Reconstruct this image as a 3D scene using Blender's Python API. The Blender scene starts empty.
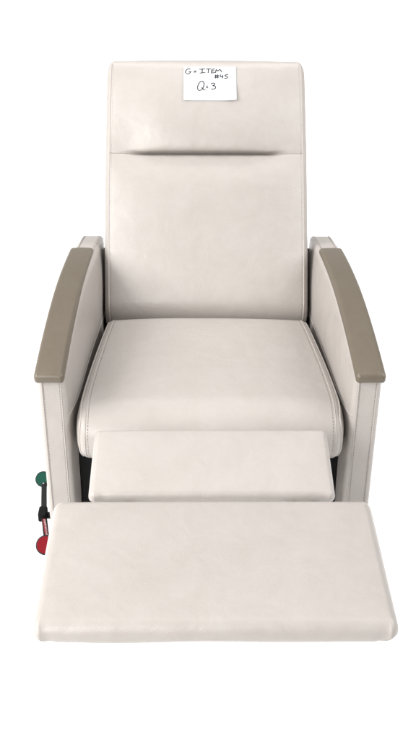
import bpy, math, random
import numpy as np
from mathutils import Matrix, Vector
random.seed(4); np.random.seed(4)
S = bpy.context.scene

# ------------------------------------------------------------------ camera
CAM_H = 1.70
CX, PITCH, YAW, ROLL, FPX = -0.0367, math.radians(31.01), math.radians(0.97), math.radians(0.50), 1015.0
fw = Vector((math.sin(YAW)*math.cos(PITCH), math.cos(YAW)*math.cos(PITCH), -math.sin(PITCH)))
rt = Vector((math.cos(YAW), -math.sin(YAW), 0)); up = rt.cross(fw)
rt, up = rt*math.cos(ROLL)+up*math.sin(ROLL), -rt*math.sin(ROLL)+up*math.cos(ROLL)
cd = bpy.data.cameras.new('camera'); cam = bpy.data.objects.new('camera', cd)
S.collection.objects.link(cam); S.camera = cam
m = Matrix((rt, up, -fw)).transposed().to_4x4(); m.translation = (CX, 0, CAM_H); cam.matrix_world = m
cd.sensor_fit = 'VERTICAL'; cd.sensor_height = 24; cd.lens = 24*FPX/739; cd.clip_end = 200

# ------------------------------------------------------------------ light
w = bpy.data.worlds.new('World'); S.world = w; w.use_nodes = True
bg = w.node_tree.nodes['Background']; bg.inputs[0].default_value = (1, .99, .98, 1); bg.inputs[1].default_value = 0.46
def area(name, loc, target, sx, sy, power, col=(1, 1, 1)):
    l = bpy.data.lights.new(name, 'AREA'); l.shape = 'RECTANGLE'; l.size = sx; l.size_y = sy; l.energy = power; l.color = col
    o = bpy.data.objects.new(name, l); S.collection.objects.link(o); o.location = loc
    o.rotation_euler = (Vector(target)-Vector(loc)).to_track_quat('-Z', 'Y').to_euler()
area('key_softbox', (-2.7, 1.1, 2.3), (0, 2.2, .6), 1.8, 1.8, 124, (1, .995, .985))
area('side_fill', (-3.0, 2.4, 1.7), (0, 2.3, .6), 1.6, 1.6, 14, (1, 1, 1))  # added weak fill from the left side, no known source
area('camera_left_fill', (-1.2, -.4, 2.0), (0, 2.2, .6), 1.5, 1.5, 64, (1, 1, 1))  # added fill beside the camera, lifts the arm fronts
area('rear_left_fill', (-2.2, 3.2, 2.6), (0, 2.1, .5), 1.6, 1.6, 20, (1, 1, 1))  # invented fill from behind left, balances the shading
area('right_fill', (2.4, 2.0, 2.3), (0.3, 2.0, .4), 2.0, 2.0, 68, (1, 1, 1))  # added fill from the right, brightens the shaded side and floor
area('overhead_fill', (0.1, 2.3, 3.4), (0, 2.3, .4), 1.6, 1.6, 14, (1, 1, 1))  # weak top fill, added without a lamp being seen there
area('far_floor_fill', (0, 5.0, 4.6), (0, 10.2, 0), 5, 3, 480, (1, 1, 1))  # added lamp that whitens the floor behind the chair; no backdrop stands there
S.view_settings.view_transform = 'Standard'; S.view_settings.look = 'None'
S.view_settings.exposure = 0; S.view_settings.gamma = 1
S.render.engine = 'CYCLES'; S.cycles.max_bounces = 8

# ------------------------------------------------------------------ materials
def mat(name, col, rough, spec=.5, coat=0):
    m = bpy.data.materials.new(name); m.use_nodes = True
    b = m.node_tree.nodes['Principled BSDF']
    b.inputs['Base Color'].default_value = (*col, 1); b.inputs['Roughness'].default_value = rough
    b.inputs['Specular IOR Level'].default_value = spec
    return m, m.node_tree, b
def mottled(name, c1, c2, rough, scale, grain, grain_h, wrinkle, wrinkle_h, spec=.5, r2=None):
    m, t, b = mat(name, c1, rough, spec); N = t.nodes; L = t.links
    tc = N.new('ShaderNodeTexCoord')
    n1 = N.new('ShaderNodeTexNoise'); n1.inputs['Scale'].default_value = scale; n1.inputs['Detail'].default_value = 9; n1.inputs['Roughness'].default_value = .74
    n1.inputs['Distortion'].default_value = .4
    L.new(tc.outputs['Object'], n1.inputs['Vector'])
    rp = N.new('ShaderNodeValToRGB'); rp.color_ramp.elements[0].position = .30; rp.color_ramp.elements[1].position = .62
    rp.color_ramp.elements[0].color = (*c1, 1); rp.color_ramp.elements[1].color = (*c2, 1)
    L.new(n1.outputs['Fac'], rp.inputs[0]); L.new(rp.outputs[0], b.inputs['Base Color'])
    mr = N.new('ShaderNodeMapRange'); mr.inputs['To Min'].default_value = rough-.05; mr.inputs['To Max'].default_value = rough+.07
    L.new(n1.outputs['Fac'], mr.inputs['Value']); L.new(mr.outputs[0], b.inputs['Roughness'])
    g = N.new('ShaderNodeTexNoise'); g.inputs['Scale'].default_value = grain; g.inputs['Detail'].default_value = 3
    L.new(tc.outputs['Object'], g.inputs['Vector'])
    b1 = N.new('ShaderNodeBump'); b1.inputs['Strength'].default_value = 1; b1.inputs['Distance'].default_value = grain_h
    L.new(g.outputs['Fac'], b1.inputs['Height'])
    k = N.new('ShaderNodeTexNoise'); k.inputs['Scale'].default_value = wrinkle; k.inputs['Detail'].default_value = 2; k.inputs['Distortion'].default_value = .6
    L.new(tc.outputs['Object'], k.inputs['Vector'])
    b2 = N.new('ShaderNodeBump'); b2.inputs['Strength'].default_value = 1; b2.inputs['Distance'].default_value = wrinkle_h
    L.new(k.outputs['Fac'], b2.inputs['Height']); L.new(b1.outputs[0], b2.inputs['Normal'])
    L.new(b2.outputs[0], b.inputs['Normal'])
    return m
VINYL = mottled('cream_vinyl', (.354, .322, .297), (.378, .348, .323), .37, 11, 420, .0004, 15, .0022, .5)
CAPM = mottled('taupe_moulded_cap', (.108, .086, .060), (.120, .098, .070), .36, 20, 700, .00035, 30, .0003)
THREAD = mat('grey_beige_thread', (.215, .19, .167), .8, .2)[0]
FLOOR = mottled('white_studio_floor', (.93, .93, .93), (.95, .95, .95), .8, 3, 60, .0002, 8, .0002, .2)
BLACK = mottled('black_painted_steel', (.002, .002, .002), (.003, .003, .003), .7, 20, 300, .0002, 30, .0002, .2)
RUBBER = mat('dark_rubber', (.008, .009, .009), .6, .3)[0]
GREEN = mat('green_enamel', (.0005, .048, .031), .38, .1)[0]
RED = mat('red_enamel', (.165, .0006, .006), .38, .1)[0]
STEEL = mat('bare_steel', (.62, .62, .62), .3)[0]; STEEL.node_tree.nodes['Principled BSDF'].inputs['Metallic'].default_value = 1
PAPER = mottled('white_paper', (.62, .63, .655), (.64, .65, .675), .75, 30, 900, .0001, 25, .0005, .2)
INK = mat('black_marker_ink', (.015, .015, .017), .6, .3)[0]
SHELL = mottled('dark_grey_shell', (.085, .079, .072), (.10, .093, .085), .5, 12, 300, .0002, 20, .0003)
WHITEP = mat('white_print', (.6, .6, .6), .5)[0]

# ------------------------------------------------------------------ builders
ORG = {}
def link(name, verts, faces, material, parent=None, smooth=True):
    v = np.asarray(verts, float); c = (v.min(0)+v.max(0))/2
    me = bpy.data.meshes.new(name); me.from_pydata((v-c).tolist(), [], faces); me.validate(); me.update()
    if smooth: me.polygons.foreach_set('use_smooth', [True]*len(me.polygons))
    me.materials.append(material)
    o = bpy.data.objects.new(name, me); S.collection.objects.link(o)
    po = np.zeros(3)
    if parent is not None: o.parent = parent; po = ORG[parent.name]
    o.location = c-po; ORG[o.name] = c
    return o
def tag(o, label, cat, group=None):
    o['label'] = label; o['category'] = cat
    if group: o['group'] = group
class MB:
    def __init__(s): s.v = []; s.f = []
    def add(s, v, f):
        n = len(s.v); s.v += [tuple(map(float, p)) for p in v]; s.f += [tuple(i+n for i in q) for q in f]; return s
    def tube(s, pts, r, k=8, closed=False, taper=None):
        P = [np.array(p, float) for p in pts]; n = len(P)
        if n < 2: return s
        nrm = None; rings = []
        for i in range(n):
            a = P[(i-1) % n] if (closed or i > 0) else P[i]; b = P[(i+1) % n] if (closed or i < n-1) else P[i]
            t = b-a; t /= max(np.linalg.norm(t), 1e-9)
            if nrm is None:
                nrm = np.cross(t, [0, 0, 1.]) if abs(t[2]) < .9 else np.cross(t, [1., 0, 0])
            nrm = nrm-t*np.dot(nrm, t); nrm /= max(np.linalg.norm(nrm), 1e-9); bi = np.cross(t, nrm)
            rr = r if taper is None else r*taper[i]
            rings.append([P[i]+rr*(math.cos(2*math.pi*j/k)*nrm+math.sin(2*math.pi*j/k)*bi) for j in range(k)])
        v = [q for R_ in rings for q in R_]; f = []
        for i in range(n if closed else n-1):
            for j in range(k):
                f.append((i*k+j, i*k+(j+1) % k, ((i+1) % n)*k+(j+1) % k, ((i+1) % n)*k+j))
        if not closed: f += [tuple(range(k-1, -1, -1)), tuple(range((n-1)*k, n*k))]
        return s.add(v, f)
    def build(s, name, material, parent=None, smooth=True): return link(name, s.v, s.f, material, parent, smooth)

def knots(h, r, n_in, n_r, extra=()):
    a = np.tan(np.linspace(0, math.pi/4, n_r+1))
    e = (h-r)+r*a
    i = np.linspace(-(h-r), h-r, n_in+1)[1:-1]
    i = np.concatenate([i, np.array(extra)]) if len(extra) else i
    return np.unique(np.round(np.concatenate([-e, i, e]), 6))
class Pad:
    """A box with rounded edges (own radius per axis), bent by a deform and set into the world by a frame."""
    def __init__(s, H, Rv, N, nr=6, extra=((), (), ()), deform=None, frame=None, center=(0, 0, 0)):
        s.H = np.array(H); s.R = np.array(Rv); s.deform = deform
        s.F = np.eye(3) if frame is None else np.array(frame); s.C = np.array(center)   # rows of F are the local axes
        K = [knots(H[i], Rv[i], N[i], nr, extra[i]) for i in range(3)]
        idx = {}; pts = []; s.faces = []
        def vid(p):
            k = tuple(np.round(p, 6))
            if k not in idx: idx[k] = len(pts); pts.append(p)
            return idx[k]
        for ax in range(3):
            a, b = (ax+1) % 3, (ax+2) % 3
            for sg in (-1, 1):
                g = [[None]*len(K[b]) for _ in K[a]]
                for i, x in enumerate(K[a]):
                    for j, y in enumerate(K[b]):
                        p = [0, 0, 0]; p[ax] = sg*H[ax]; p[a] = x; p[b] = y; g[i][j] = vid(p)
                for i in range(len(K[a])-1):
                    for j in range(len(K[b])-1):
                        q = (g[i][j], g[i+1][j], g[i+1][j+1], g[i][j+1]); s.faces.append(q if sg > 0 else q[::-1])
        s.box = np.array(pts, float); s.local = s.shape(s.box); s.verts = s.world(s.local)
    def shape(s, p):
        p = np.atleast_2d(np.array(p, float)); q = np.clip(p, -(s.H-s.R), s.H-s.R); d = (p-q)/s.R
        L = np.linalg.norm(d, axis=1, keepdims=True); d = d/np.maximum(L, 1e-9)*(L > 1e-9)
        o = q+d*s.R
        return s.deform(o, p) if s.deform else o
    def world(s, l): return l@s.F+s.C
    def at(s, p): return s.world(s.shape(p))
    def normal_out(s, p, ax, sg):       # lift helper: a point a hair outside the surface
        q = s.at(p); p2 = np.array(p, float); return q
def dense(path, n):
    P = np.array(path, float); seg = np.linalg.norm(np.diff(P, axis=0), axis=1); c = np.concatenate([[0], np.cumsum(seg)])
    t = np.linspace(0, c[-1], n); return np.stack([np.interp(t, c, P[:, i]) for i in range(3)], 1)
def stitches(mb, pts, on0=.0042, off0=.0030, r=.0009):
    P = np.array(pts); c = np.concatenate([[0], np.cumsum(np.linalg.norm(np.diff(P, axis=0), axis=1))]); x = 0
    while x < c[-1]-.006:
        on = on0*random.uniform(.8, 1.15); off = off0*random.uniform(.75, 1.3)
        t = [x, x+on/2, x+on]; mb.tube(np.stack([np.interp(t, c, P[:, i]) for i in range(3)], 1), r, 5); x += on+off
def sm(a, b, x):
    t = np.clip((x-a)/(b-a), 0, 1); return t*t*(3-2*t)
def wob(x, y, sc, seed):
    r = np.random.RandomState(seed); o = 0
    for _ in range(5):
        a, b, c = r.uniform(-1, 1, 3); o = o+np.sin((a*x+b*y)*sc+c*6.28)
    return o/5
DZ = CAM_H    # heights were measured from the lens

# ------------------------------------------------------------------ setting
fl = MB(); n = 24; xs = np.linspace(-40, 40, n+1)
fl.add([(x, y, 0) for x in xs for y in xs], [(i*(n+1)+j, (i+1)*(n+1)+j, (i+1)*(n+1)+j+1, i*(n+1)+j+1) for i in range(n) for j in range(n)])
floor = fl.build('floor', FLOOR); floor['kind'] = 'structure'

# ------------------------------------------------------------------ the recliner
root = bpy.data.objects.new('recliner_chair', None); S.collection.objects.link(root); root.location = (0, 2.3, 0)
ORG[root.name] = np.array([0, 2.3, 0.]); root.empty_display_size = .2
tag(root, 'cream vinyl medical recliner with taupe arm caps and raised footrest on white floor', 'recliner')

# ---- backrest: one skin, split at the fold into headrest and lower back
HU, VT, VB, FOLD = .286, .732, -.05, .453
ev = np.array([0, .607, .795]); ew = np.array([0, -.795, .607])
vc = (VT+VB)/2; hv = (VT-VB)/2; hw = .07
def back_def(o, p):
    u = o[:, 0].copy(); v = o[:, 1]+vc; wd = o[:, 2].copy()
    front = sm(-.2*hw, hw, wd)
    au = np.abs(u)
    E = np.clip(1-(au/(HU-.004))**3.2, 0, 1)
    mid = 1-sm(.120, .245, au+.006*np.sin(v*40))
    s = np.clip((VT-v)/(VT-FOLD), 0, 1)
    drop = np.where(s < .70, 1, np.sqrt(np.clip(1-((s-.70)/.30)**2, 0, 1)))
    Pd = np.sin(np.pi/2*np.clip(s/.62, 0, 1))**.75*drop
    Pg = np.sin(np.pi*np.clip(s, 0, 1))**.9*.75
    head = (v >= FOLD)*(.038*E*(mid*Pd+(1-mid)*Pg))
    t = np.clip((FOLD-v)/(FOLD+.02), 0, 1)
    low = (v < FOLD)*(.027*E*(1-(1-np.clip(t/.22, 0, 1))**2)*(1-.3*sm(.86, 1, t)))
    tuck = -.034*sm(.022, -.04, v)**1.2
    cleft = -.021*E**.4*np.exp(-((v-FOLD)/.005)**2)*(.12+.88*(1-sm(.170, .230, au)))
    pucker = .0016*np.sin(u*95+.7*np.sin(u*41))*np.exp(-np.abs(v-FOLD+.012)/.016)*E*(.3+.7*(1-mid))
    soft = .0016*wob(u, v, 17, 3)*E
    o[:, 2] = wd+front*(tuck+head+low+cleft+pucker+soft)
    o[:, 0] = u*(1+.012*np.cos((v-.34)*4.2)-.010)
    midl = 1-sm(.168, .226, au+.004*np.sin(u*60+2))
    lip = (v > FOLD)*np.sin(np.pi*np.clip((s-.70)/.30, 0, 1)**2.2)
    o[:, 1] -= .012*midl*E**.6*lip
    # top edge sags a touch between corners
    o[:, 1] += (v > FOLD)*sm(.6, VT, v)*(.004*(1-(au/HU)**2)-.002)
    return o
ex_v = np.concatenate([np.linspace(-.075, .05, 54)]) + FOLD-vc
back = Pad((HU, hv, hw), (.020, .045, .022), (46, 46, 4), 6, ((), tuple(ex_v[::-1]), ()), back_def,
           (np.array([1., 0, 0]), ev, ew), np.array([0, 2.512, -1.323+DZ])+ev*vc+ew*(-hw+.014))
fv = np.array([back.box[list(f)][:, 1].mean() for f in back.faces])+vc
def sub(pad, keep):
    ids = sorted({i for f in keep for i in f}); mp = {i: k for k, i in enumerate(ids)}
    return pad.verts[ids], [tuple(mp[i] for i in f) for f in keep]
bk = link('backrest', *sub(back, [f for f, q in zip(back.faces, fv) if q < FOLD]), VINYL, root)
hd = link('headrest', *sub(back, [f for f, q in zip(back.faces, fv) if q >= FOLD]), VINYL, root)
def back_path(ang, v0, v1, side, n=120):
    x = HU-.020+.020*math.tan(ang)
    return back.at([(side*x, v-vc, hw) for v in np.linspace(v0, v1, n)])
for part, v0, v1 in ((bk, VB+.022, FOLD), (hd, FOLD, VT-.002)):
    for sd in (-1, 1):
        MB().tube(back_path(math.radians(20), v0, v1, sd), .0024).build('piping', VINYL, part)
        sm_ = MB(); stitches(sm_, back_path(math.radians(3), v0, v1, sd)-ew*.0003, r=.00055); sm_.build('stitching', THREAD, part)
# rear shell of the back, widened low down to darken the gaps beside the arms
shell = Pad((.311, .15, .035), (.012, .02, .012), (4, 8, 2), 4, frame=(np.array([1., 0, 0]), ev, ew), center=np.array([0, 2.512, -1.323+DZ])+ev*.065-ew*.16)
link('back_shell', shell.verts, shell.faces, SHELL, root)
pm = MB(); pm.tube(back.at([(x, FOLD-vc-.001, hw) for x in np.linspace(-HU+.016, HU-.016, 160)])-ew*.0004, .0010)
pm.build('fold_seam', THREAD, bk)

# ---- seat cushion
d_s = np.array([0, .9914, -.131]); n_s = np.array([0, .131, .9914])
SH = (.3045, .324, .066)
def seat_def(o, p):
    x, y, z = o[:, 0].copy(), o[:, 1].copy(), o[:, 2].copy()
    E = np.clip(1-(np.abs(x)/SH[0])**3, 0, 1); F = np.clip(1-(np.abs(y)/(SH[1]+.02))**4, 0, 1)
    o[:, 2] += sm(-.02, SH[2], z)*((.015*E+.004)*F+.0015*wob(x, y, 16, 8)*E)
    o[:, 1] -= sm(-.2, -SH[1], y)*(.018*E*np.cos(np.clip(z/SH[2], -1, 1)*1.45)+.001*wob(x, z, 18, 5))
    # front panel tucks in towards its lower corners, with a few gathers
    k = sm(-.02, -SH[2], z)*sm(-.15, -SH[1], y)
    o[:, 0] *= 1-.030*k
    o[:, 1] -= .003*k*np.sin(x*160)*sm(.20, .28, np.abs(x))
    o[:, 0] *= 1-.080*np.clip((y+.24)/.50, 0, 1)**1.45-.022*sm(.25, SH[1], y)**2
    return o
seat = Pad(SH, (.024, .085, .058), (44, 44, 10), 9, deform=seat_def,
           frame=(np.array([1., 0, 0]), d_s, n_s), center=np.array([.002, 1.858, -1.238+DZ])+d_s*SH[1]-n_s*SH[2])
st = link('seat', seat.verts, seat.faces, VINYL, root)
for sd in (-1, 1):
    s1 = MB()
    def spath(x):
        return seat.at(dense([(sd*x, SH[1]-.004, SH[2]), (sd*x, -SH[1], SH[2]), (sd*x, -SH[1], -SH[2]+.012)], 220))
    MB().tube(spath(SH[0]-.024+.024*math.tan(math.radians(26))), .0027).build('piping', VINYL, st)
    MB().tube(spath(SH[0]-.024+.024*math.tan(math.radians(-6))), .0013, 6).build('piping', VINYL, st)
    stitches(s1, spath(SH[0]-.024+.024*math.tan(math.radians(-20)))+n_s*.0002, r=.00065)
    s1.build('stitching', THREAD, st)

# ---- arms with moulded caps
def arch(y): return -1.1175-.20*(y-2.13)**2+DZ
AY0, AY1, AZ0 = 1.878, 2.77, .075
for sd in (-1, 1):
    ah = (.0305, (AY1-AY0)/2, .25); ac = np.array([sd*.3455, (AY0+AY1)/2, 0])
    def arm_def(o, p, sd=sd, ac=ac):
        y = o[:, 1]+ac[1]; f = (o[:, 2]+.25)/.5
        top = arch(y)-.010+.006*sm(2.55, 2.62, y)
        z0 = AZ0+.0*y
        inner = (o[:, 0]*sd < 0)
        e = np.clip(1-(np.abs(f-.5)/.5)**4, 0, 1)*np.clip(1-(np.abs(o[:, 1])/ah[1])**6, 0, 1)
        o[:, 0] += np.where(inner, -sd*e*(.0145+.0010*wob(y, f, 9, 12+sd)), sd*e*.003)
        rz = np.where(f > .93, top-(1-f)*.5, z0+f/.93*(top-.035-z0))
        o[:, 1] += .0015*wob(f*1.0, o[:, 0]*8, 9, 21+sd)*(o[:, 1] < -ah[1]+.02)
        o[:, 2] = rz
        tq_ = sm(2.1, 2.72, y)
        o[:, 0] -= sd*tq_*((.010 if sd < 0 else .004)+np.where(inner, .005, 0))
        return o
    arm = Pad(ah, (.011, .014, .014), (8, 60, 40), 5, deform=arm_def, center=ac)
    a = link('armrest', arm.verts, arm.faces, VINYL, root)
    for q in (-1, 1):
        for xx, kind in ((.0305-.0100, 'p'), (.0305-.0132, 's')):
            path = arm.at(dense([(q*xx, -ah[1], -.245), (q*xx, -ah[1], .25), (q*xx, ah[1], .25)], 420))
            if kind == 'p': MB().tube(path, .0017, 6).build('piping', VINYL, a)
            else: st1 = MB(); stitches(st1, path, r=.00062); st1.build('stitching', THREAD, a)
    # cross seam on the inner panel, carried round on to the front panel
    yy = np.linspace(AY0+.004, 2.62, 60)
    X = -sd*ah[0]
    zs = lambda y: -1.252-.144*(y-AY0)+DZ
    def fz(y):
        z = zs(y); tp = arch(y)-.010-.035; return np.clip((z-AZ0)/(tp-AZ0)*.93, 0, 1)*.5-.25
    path = [(X, y-ac[1], fz(y)) for y in yy]
    fp = [(x, -ah[1], fz(AY0)) for x in np.linspace(sd*ah[0]*.98, -sd*ah[0]*.98, 24)]
    pth = arm.at(path)+np.array([-sd*.0002, 0, 0])
    if sd > 0: pth = np.concatenate([(arm.at(fp)+np.array([0, .0009, 0])), pth])
    MB().tube(pth, .0013, 6).build('seam', VINYL, a)
    CY0, CY1 = 1.858, 2.585
    ch = (.0328, (CY1-CY0)/2, .0125); cc = np.array([sd*.3472, (CY0+CY1)/2, 0])
    def cap_def(o, p, cc=cc, sd=sd):
        y = o[:, 1]+cc[1]
        o[:, 0] -= sd*.003*sm(2.2, 2.6, y)
        o[:, 2] += arch(y)-.0125+.0015*(1-(o[:, 0]/.033)**2)
        return o
    cap = Pad(ch, (.009, .012, .010), (8, 60, 4), 6, deform=cap_def, center=cc)
    link('arm_cap', cap.verts, cap.faces, CAPM, a)

# ---- small upper leg flap and the big footrest panel
def panel_def(H, crown, inset, seed):
    def f(o, p):
        x, y, z = o[:, 0].copy(), o[:, 1].copy(), o[:, 2].copy()
        E = np.clip(1-(np.abs(x)/H[0])**6, 0, 1)*np.clip(1-(np.abs(y)/H[1])**4, 0, 1)
        o[:, 2] += sm(0, H[2], z)*(crown*E+.0009*wob(x, y, 18, seed)*E)
        k = sm(H[2]*.1, -H[2], z)
        o[:, 0] -= np.sign(x)*inset*k*sm(H[0]*.75, H[0], np.abs(x)); o[:, 1] += inset*.6*k*sm(-H[1]*.6, -H[1], y)
        # folded vinyl at the front corners
        c = sm(H[0]-.055, H[0]-.012, np.abs(x))*sm(-H[1]+.04, -H[1], y)
        g = np.abs(x)-(H[0]-.026)-.25*(z)
        o[:, 1] += c*(.0035*np.exp(-(g/.004)**2)-.002*np.exp(-((g-.010)/.006)**2))
        o[:, 2] += .010*sm(H[0]-.035, H[0], np.abs(x))*sm(-H[1]*.9, -H[1], y)*sm(H[2]*.2, -H[2], z)
        o[:, 1] -= .0022*np.sin(x*27+seed)*k*sm(-H[1]*.6, -H[1], y)*.5
        o[:, 2] += (z < 0)*.0012*np.sin(x*19+1.3)*sm(-H[1]*.5, -H[1], y)
        return o
    return f
d_u = np.array([0, .972, .19]); d_u /= np.linalg.norm(d_u); n_u = np.array([0, -d_u[2], d_u[1]])
d_u2 = d_u
UH = (.2425, .093, .019)
flap = Pad(UH, (.013, .013, .014), (40, 16, 4), 6, deform=panel_def(UH, .006, .010, 2),
           frame=(np.array([1., 0, 0]), d_u2, n_u), center=np.array([0, 1.6635, -1.224+DZ])-n_u*.009)
link('leg_rest', flap.verts, flap.faces, VINYL, root)['label'] = 'narrow upper leg rest panel below the seat'
FH = (.3045, .172, .0245)
foot = Pad(FH, (.018, .024, .022), (60, 34, 5), 8, deform=panel_def(FH, .006, .010, 6), center=np.array([0, 1.3735, -1.2405+DZ]))
link('footrest', foot.verts, foot.faces, VINYL, root)['label'] = 'wide lower footrest panel nearest the viewer'

# ---- under-frame as a solid dark box that blackens the gaps, linkage, casters
def boxv(x0, x1, y0, y1, z0, z1, r=.004):
    h = np.array([(x1-x0)/2, (y1-y0)/2, (z1-z0)/2]); rr = min(r, *(h*.8))
    return Pad(h, (rr, rr, rr), (1, 1, 1), 2, center=((x0+x1)/2, (y0+y1)/2, (z0+z1)/2))
fr = MB()
for b in ((-.306, .306, 1.945, 2.03, .10, .335), (-.308, .308, 2.033, 2.72, .10, .235)):
    q = boxv(*b); fr.add(q.verts, q.faces)
fr.build('frame', BLACK, root)  # closed box added to hide the bright floor and keep the gaps dark
for sd in (-1, 1):
    lk = MB()
    for x, pts in ((.205, [(1.985, .30), (1.80, .395), (1.60, .42), (1.45, .425)]), (.165, [(1.985, .22), (1.74, .33), (1.62, .42), (1.40, .42)])):
        lk.tube([(sd*x, y, z) for y, z in pts], .009, 8)
    for y, z in ((1.80, .395), (1.60, .42), (1.74, .33)):
        lk.tube([(sd*.215, y, z), (sd*.155, y, z)], .007, 8)
    lk.build('linkage', BLACK, root)
for sx in (-1, 1):
    for cy in (1.95, 2.68):
        c = MB(); x = sx*.345
        q = boxv(x-.016, x+.016, cy-.020, cy+.020, .052, .078); c.add(q.verts, q.faces)
        for k in (-1, 1):
            q = boxv(x+k*.0165-.0015, x+k*.0165+.0015, cy-.014, cy+.022, .026, .060, .001); c.add(q.verts, q.faces)
        co = c.build('caster', BLACK, root)
        wv = MB(); wv.tube([(x-.013, cy+.008, .033), (x-.011, cy+.008, .033), (x+.011, cy+.008, .033), (x+.013, cy+.008, .033)], .033, 24, taper=(.86, 1, 1, .86))
        wv.build('wheel', RUBBER, co)

# ---- brake lever with a green and a red pedal at the left side
G = np.array([-.423, 2.098, -1.59+DZ]); Rd = np.array([-.3845, 1.842, -1.59+DZ]); Mi = np.array([-.4035, 1.948, -1.583+DZ])
lv = MB()
def bar(a, b, wd, th, upv=(0, 0, 1)):
    a, b = np.array(a), np.array(b); t = b-a; L = np.linalg.norm(t); t /= L
    s_ = np.cross(t, upv); s_ /= np.linalg.norm(s_); n_ = np.cross(s_, t)
    return Pad((wd/2, L/2, th/2), (.0022,)*3, (2, 6, 1), 3, frame=(s_, t, n_), center=(a+b)/2)
for a, b in ((G+[.004, -.012, -.006], Mi+[.002, 0, -.003]), (Mi+[.002, 0, -.003], Rd+[.002, .010, -.006])):
    q = bar(a, b, .0138, .009); lv.add(q.verts, q.faces)
lv.tube([Mi+[-.004, 0, -.004], Mi+[.075, .0, -.004]], .0085, 12)
lever = lv.build('brake_lever', RUBBER, root)
hb = MB()
q = Pad((.0105, .016, .0135), (.004, .004, .005), (2, 2, 2), 4, center=Mi); hb.add(q.verts, q.faces)
hb.build('pivot_block', BLACK, lever)
def disc(name, c, nrm, r, material, label):
    nrm = np.array(nrm, float); nrm /= np.linalg.norm(nrm); a = np.cross([1., 0, 0], nrm); a /= np.linalg.norm(a); b = np.cross(nrm, a)
    rim = MB(); rim.tube([c-nrm*.006, c-nrm*.0052, c-nrm*.0008, c], r, 40, taper=(.93, 1, 1, .93))
    o = rim.build('pedal', RUBBER, lever); o['label'] = label
    fc = MB(); fc.tube([c-nrm*.001, c+nrm*.0012, c+nrm*.0022, c+nrm*.0027], r*.86, 40, taper=(1, 1, .985, .94))
    fc.build('pedal_pad', material, o, smooth=False)
    return nrm, a, b, o
n1, a1, b1, o1 = disc('pedal', G, (-.10, -.72, .70), .0205, GREEN, 'green round brake pedal')
n2, a2, b2, o2 = disc('pedal', Rd, (-.06, -.66, .75), .0238, RED, 'red round brake pedal')
bolt = MB(); bolt.tube([G+[.002, -.010, -.006], G+[.003, -.016, -.004], G+[.004, -.021, -.004]], .0042, 10, taper=(.8, 1, .6)).build('bolt', STEEL, lever)
# red sticker with a white printed line along the lever
pa, pb = Mi+np.array([.0055, -.022, .0030]), Rd+np.array([-.0005, .030, .0005])
q = bar(pa, pb, .0075, .0044); sk = link('warning_label', q.verts, q.faces, RED, lever)
tq = MB(); t = (pb-pa)/np.linalg.norm(pb-pa); sdv = np.array([1., 0, 0]); L = np.linalg.norm(pb-pa)
nn = np.cross(sdv, t); nn = nn if nn[2] > 0 else -nn
rs = np.random.RandomState(3); y = .004
while y < L-.004:
    o_ = pa+t*y+nn*.0023+sdv*.0008; h = .0022
    k = rs.randint(4)
    seq = [[(-h, 0), (h, 0), (h, .0016)], [(-h, 0), (0, .0012), (h, 0)], [(-h, 0), (h, 0)], [(-h, .0014), (-h, 0), (h, 0), (h, .0014)]][k]
    tq.tube([o_+sdv*a+t*b for a, b in seq], .00045, 4); y += .0030
tq.build('print_mark', WHITEP, sk)

# ------------------------------------------------------------------ handwritten note resting on the headrest
def unproj(px, py):     # ray of a photo pixel, met with the headrest surface
    d = np.array(rt)*(px-208)/FPX+np.array(up)*(369.5-py)/FPX+np.array(fw)
    o = np.array([CX, 0, CAM_H]); P0 = np.array([0, 2.512, -1.323+DZ])+ew*.014
    k = np.dot(P0-o, ew)/np.dot(d, ew); q = o+d*k-P0
    return q[0], np.dot(q, ev)
u0, v1 = unproj(183.7, 69.3); u1, v0 = unproj(236.2, 105.3)
# sizes are fixed here in metres so that the note is a real sheet, tacked just under the top edge
NU, NV = 26, 20
def surf(u, v, lift):
    p = back.at([(u, v-vc, hw)])[0]; return p+ew*lift
def note_pt(a, b, lift):        # a, b in 0..1 across and down the sheet
    u = u0+a*(u1-u0); v = v1+b*(v0-v1)
    us, vs = u/1.002, v-.0015
    curl = .007*max(0, (a-.65)/.35)**2*max(0, (b-.45)/.55)+.002*max(0, (.3-a)/.3)**2*b+.002*max(0, (.15-b)/.15)
    return surf(us, vs, lift+.0012+curl)
gv = []; gf = []
for lay in (0, 1):
    for i in range(NU+1):
        for j in range(NV+1): gv.append(note_pt(i/NU, j/NV, .0004*lay))
o_ = (NU+1)*(NV+1); ix = lambda i, j, l: l*o_+i*(NV+1)+j
for i in range(NU):
    for j in range(NV):
        gf.append((ix(i, j, 1), ix(i, j+1, 1), ix(i+1, j+1, 1), ix(i+1, j, 1))); gf.append((ix(i, j, 0), ix(i+1, j, 0), ix(i+1, j+1, 0), ix(i, j+1, 0)))
for i in range(NU):
    gf.append((ix(i, 0, 0), ix(i, 0, 1), ix(i+1, 0, 1), ix(i+1, 0, 0))); gf.append((ix(i, NV, 1), ix(i, NV, 0), ix(i+1, NV, 0), ix(i+1, NV, 1)))
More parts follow.
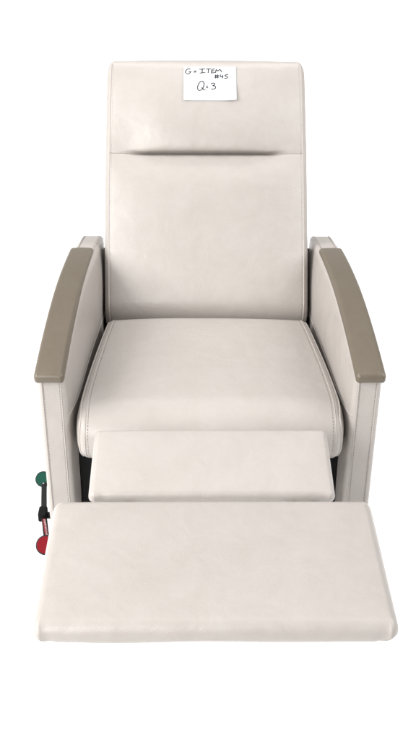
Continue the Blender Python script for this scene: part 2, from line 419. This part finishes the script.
for j in range(NV):
    gf.append((ix(0, j, 1), ix(0, j, 0), ix(0, j+1, 0), ix(0, j+1, 1))); gf.append((ix(NU, j, 0), ix(NU, j, 1), ix(NU, j+1, 1), ix(NU, j+1, 0)))
note = link('paper_note', gv, gf, PAPER, None)
tag(note, 'white paper note with black handwriting stuck near the top of the headrest', 'paper note')
# strokes in 416-wide zoom units of the sheet (28..378 across, 22..262 down)
ST = [
 [(72, 44), (60, 38), (46, 46), (38, 60), (40, 72), (54, 78), (68, 72), (74, 60), (58, 60)], [(74, 60), (80, 59)],
 [(94, 56), (112, 54)], [(95, 65), (112, 63)],
 [(132, 44), (170, 38)], [(152, 42), (150, 68)], [(134, 71), (172, 66)],
 [(176, 42), (210, 38)], [(194, 41), (190, 70)],
 [(216, 42), (212, 70)], [(216, 43), (236, 40)], [(214, 55), (232, 52)], [(212, 70), (236, 66)],
 [(240, 68), (244, 40), (256, 58), (270, 38), (282, 64)],
 [(241, 82), (239, 108)], [(254, 80), (252, 108)], [(233, 90), (264, 88)], [(233, 101), (264, 99)],
 [(276, 80), (268, 96), (292, 95)], [(288, 84), (285, 108)],
 [(326, 78), (304, 82), (302, 92), (316, 91), (322, 99), (314, 107), (298, 107)],
 [(152, 128), (138, 132), (124, 152), (118, 176), (124, 192), (140, 194), (156, 178), (164, 152), (160, 134), (150, 127)], [(146, 172), (160, 188), (172, 190)],
 [(176, 164), (190, 162)], [(176, 175), (190, 173)],
 [(208, 148), (226, 140), (236, 146), (230, 156), (216, 160), (236, 162), (242, 172), (232, 184), (210, 182)],
]
ink = MB()
def smooth_line(P):
    P = np.array(P, float)
    for _ in range(2):
        if len(P) > 2:
            Q = [P[0]]
            for a, b in zip(P[:-1], P[1:]): Q += [a*.75+b*.25, a*.25+b*.75]
            P = np.array(Q+[P[-1]])
    return P
for s_ in ST:
    q = smooth_line(s_)
    if len(s_) == 2: q = dense([(a, b, 0) for a, b in q], 6)[:, :2]
    pts = [note_pt((a-28)/350, (b-22)/240, .0005) for a, b in q]
    ink.tube(pts, .0014, 6)
ink.build('handwriting', INK, note)
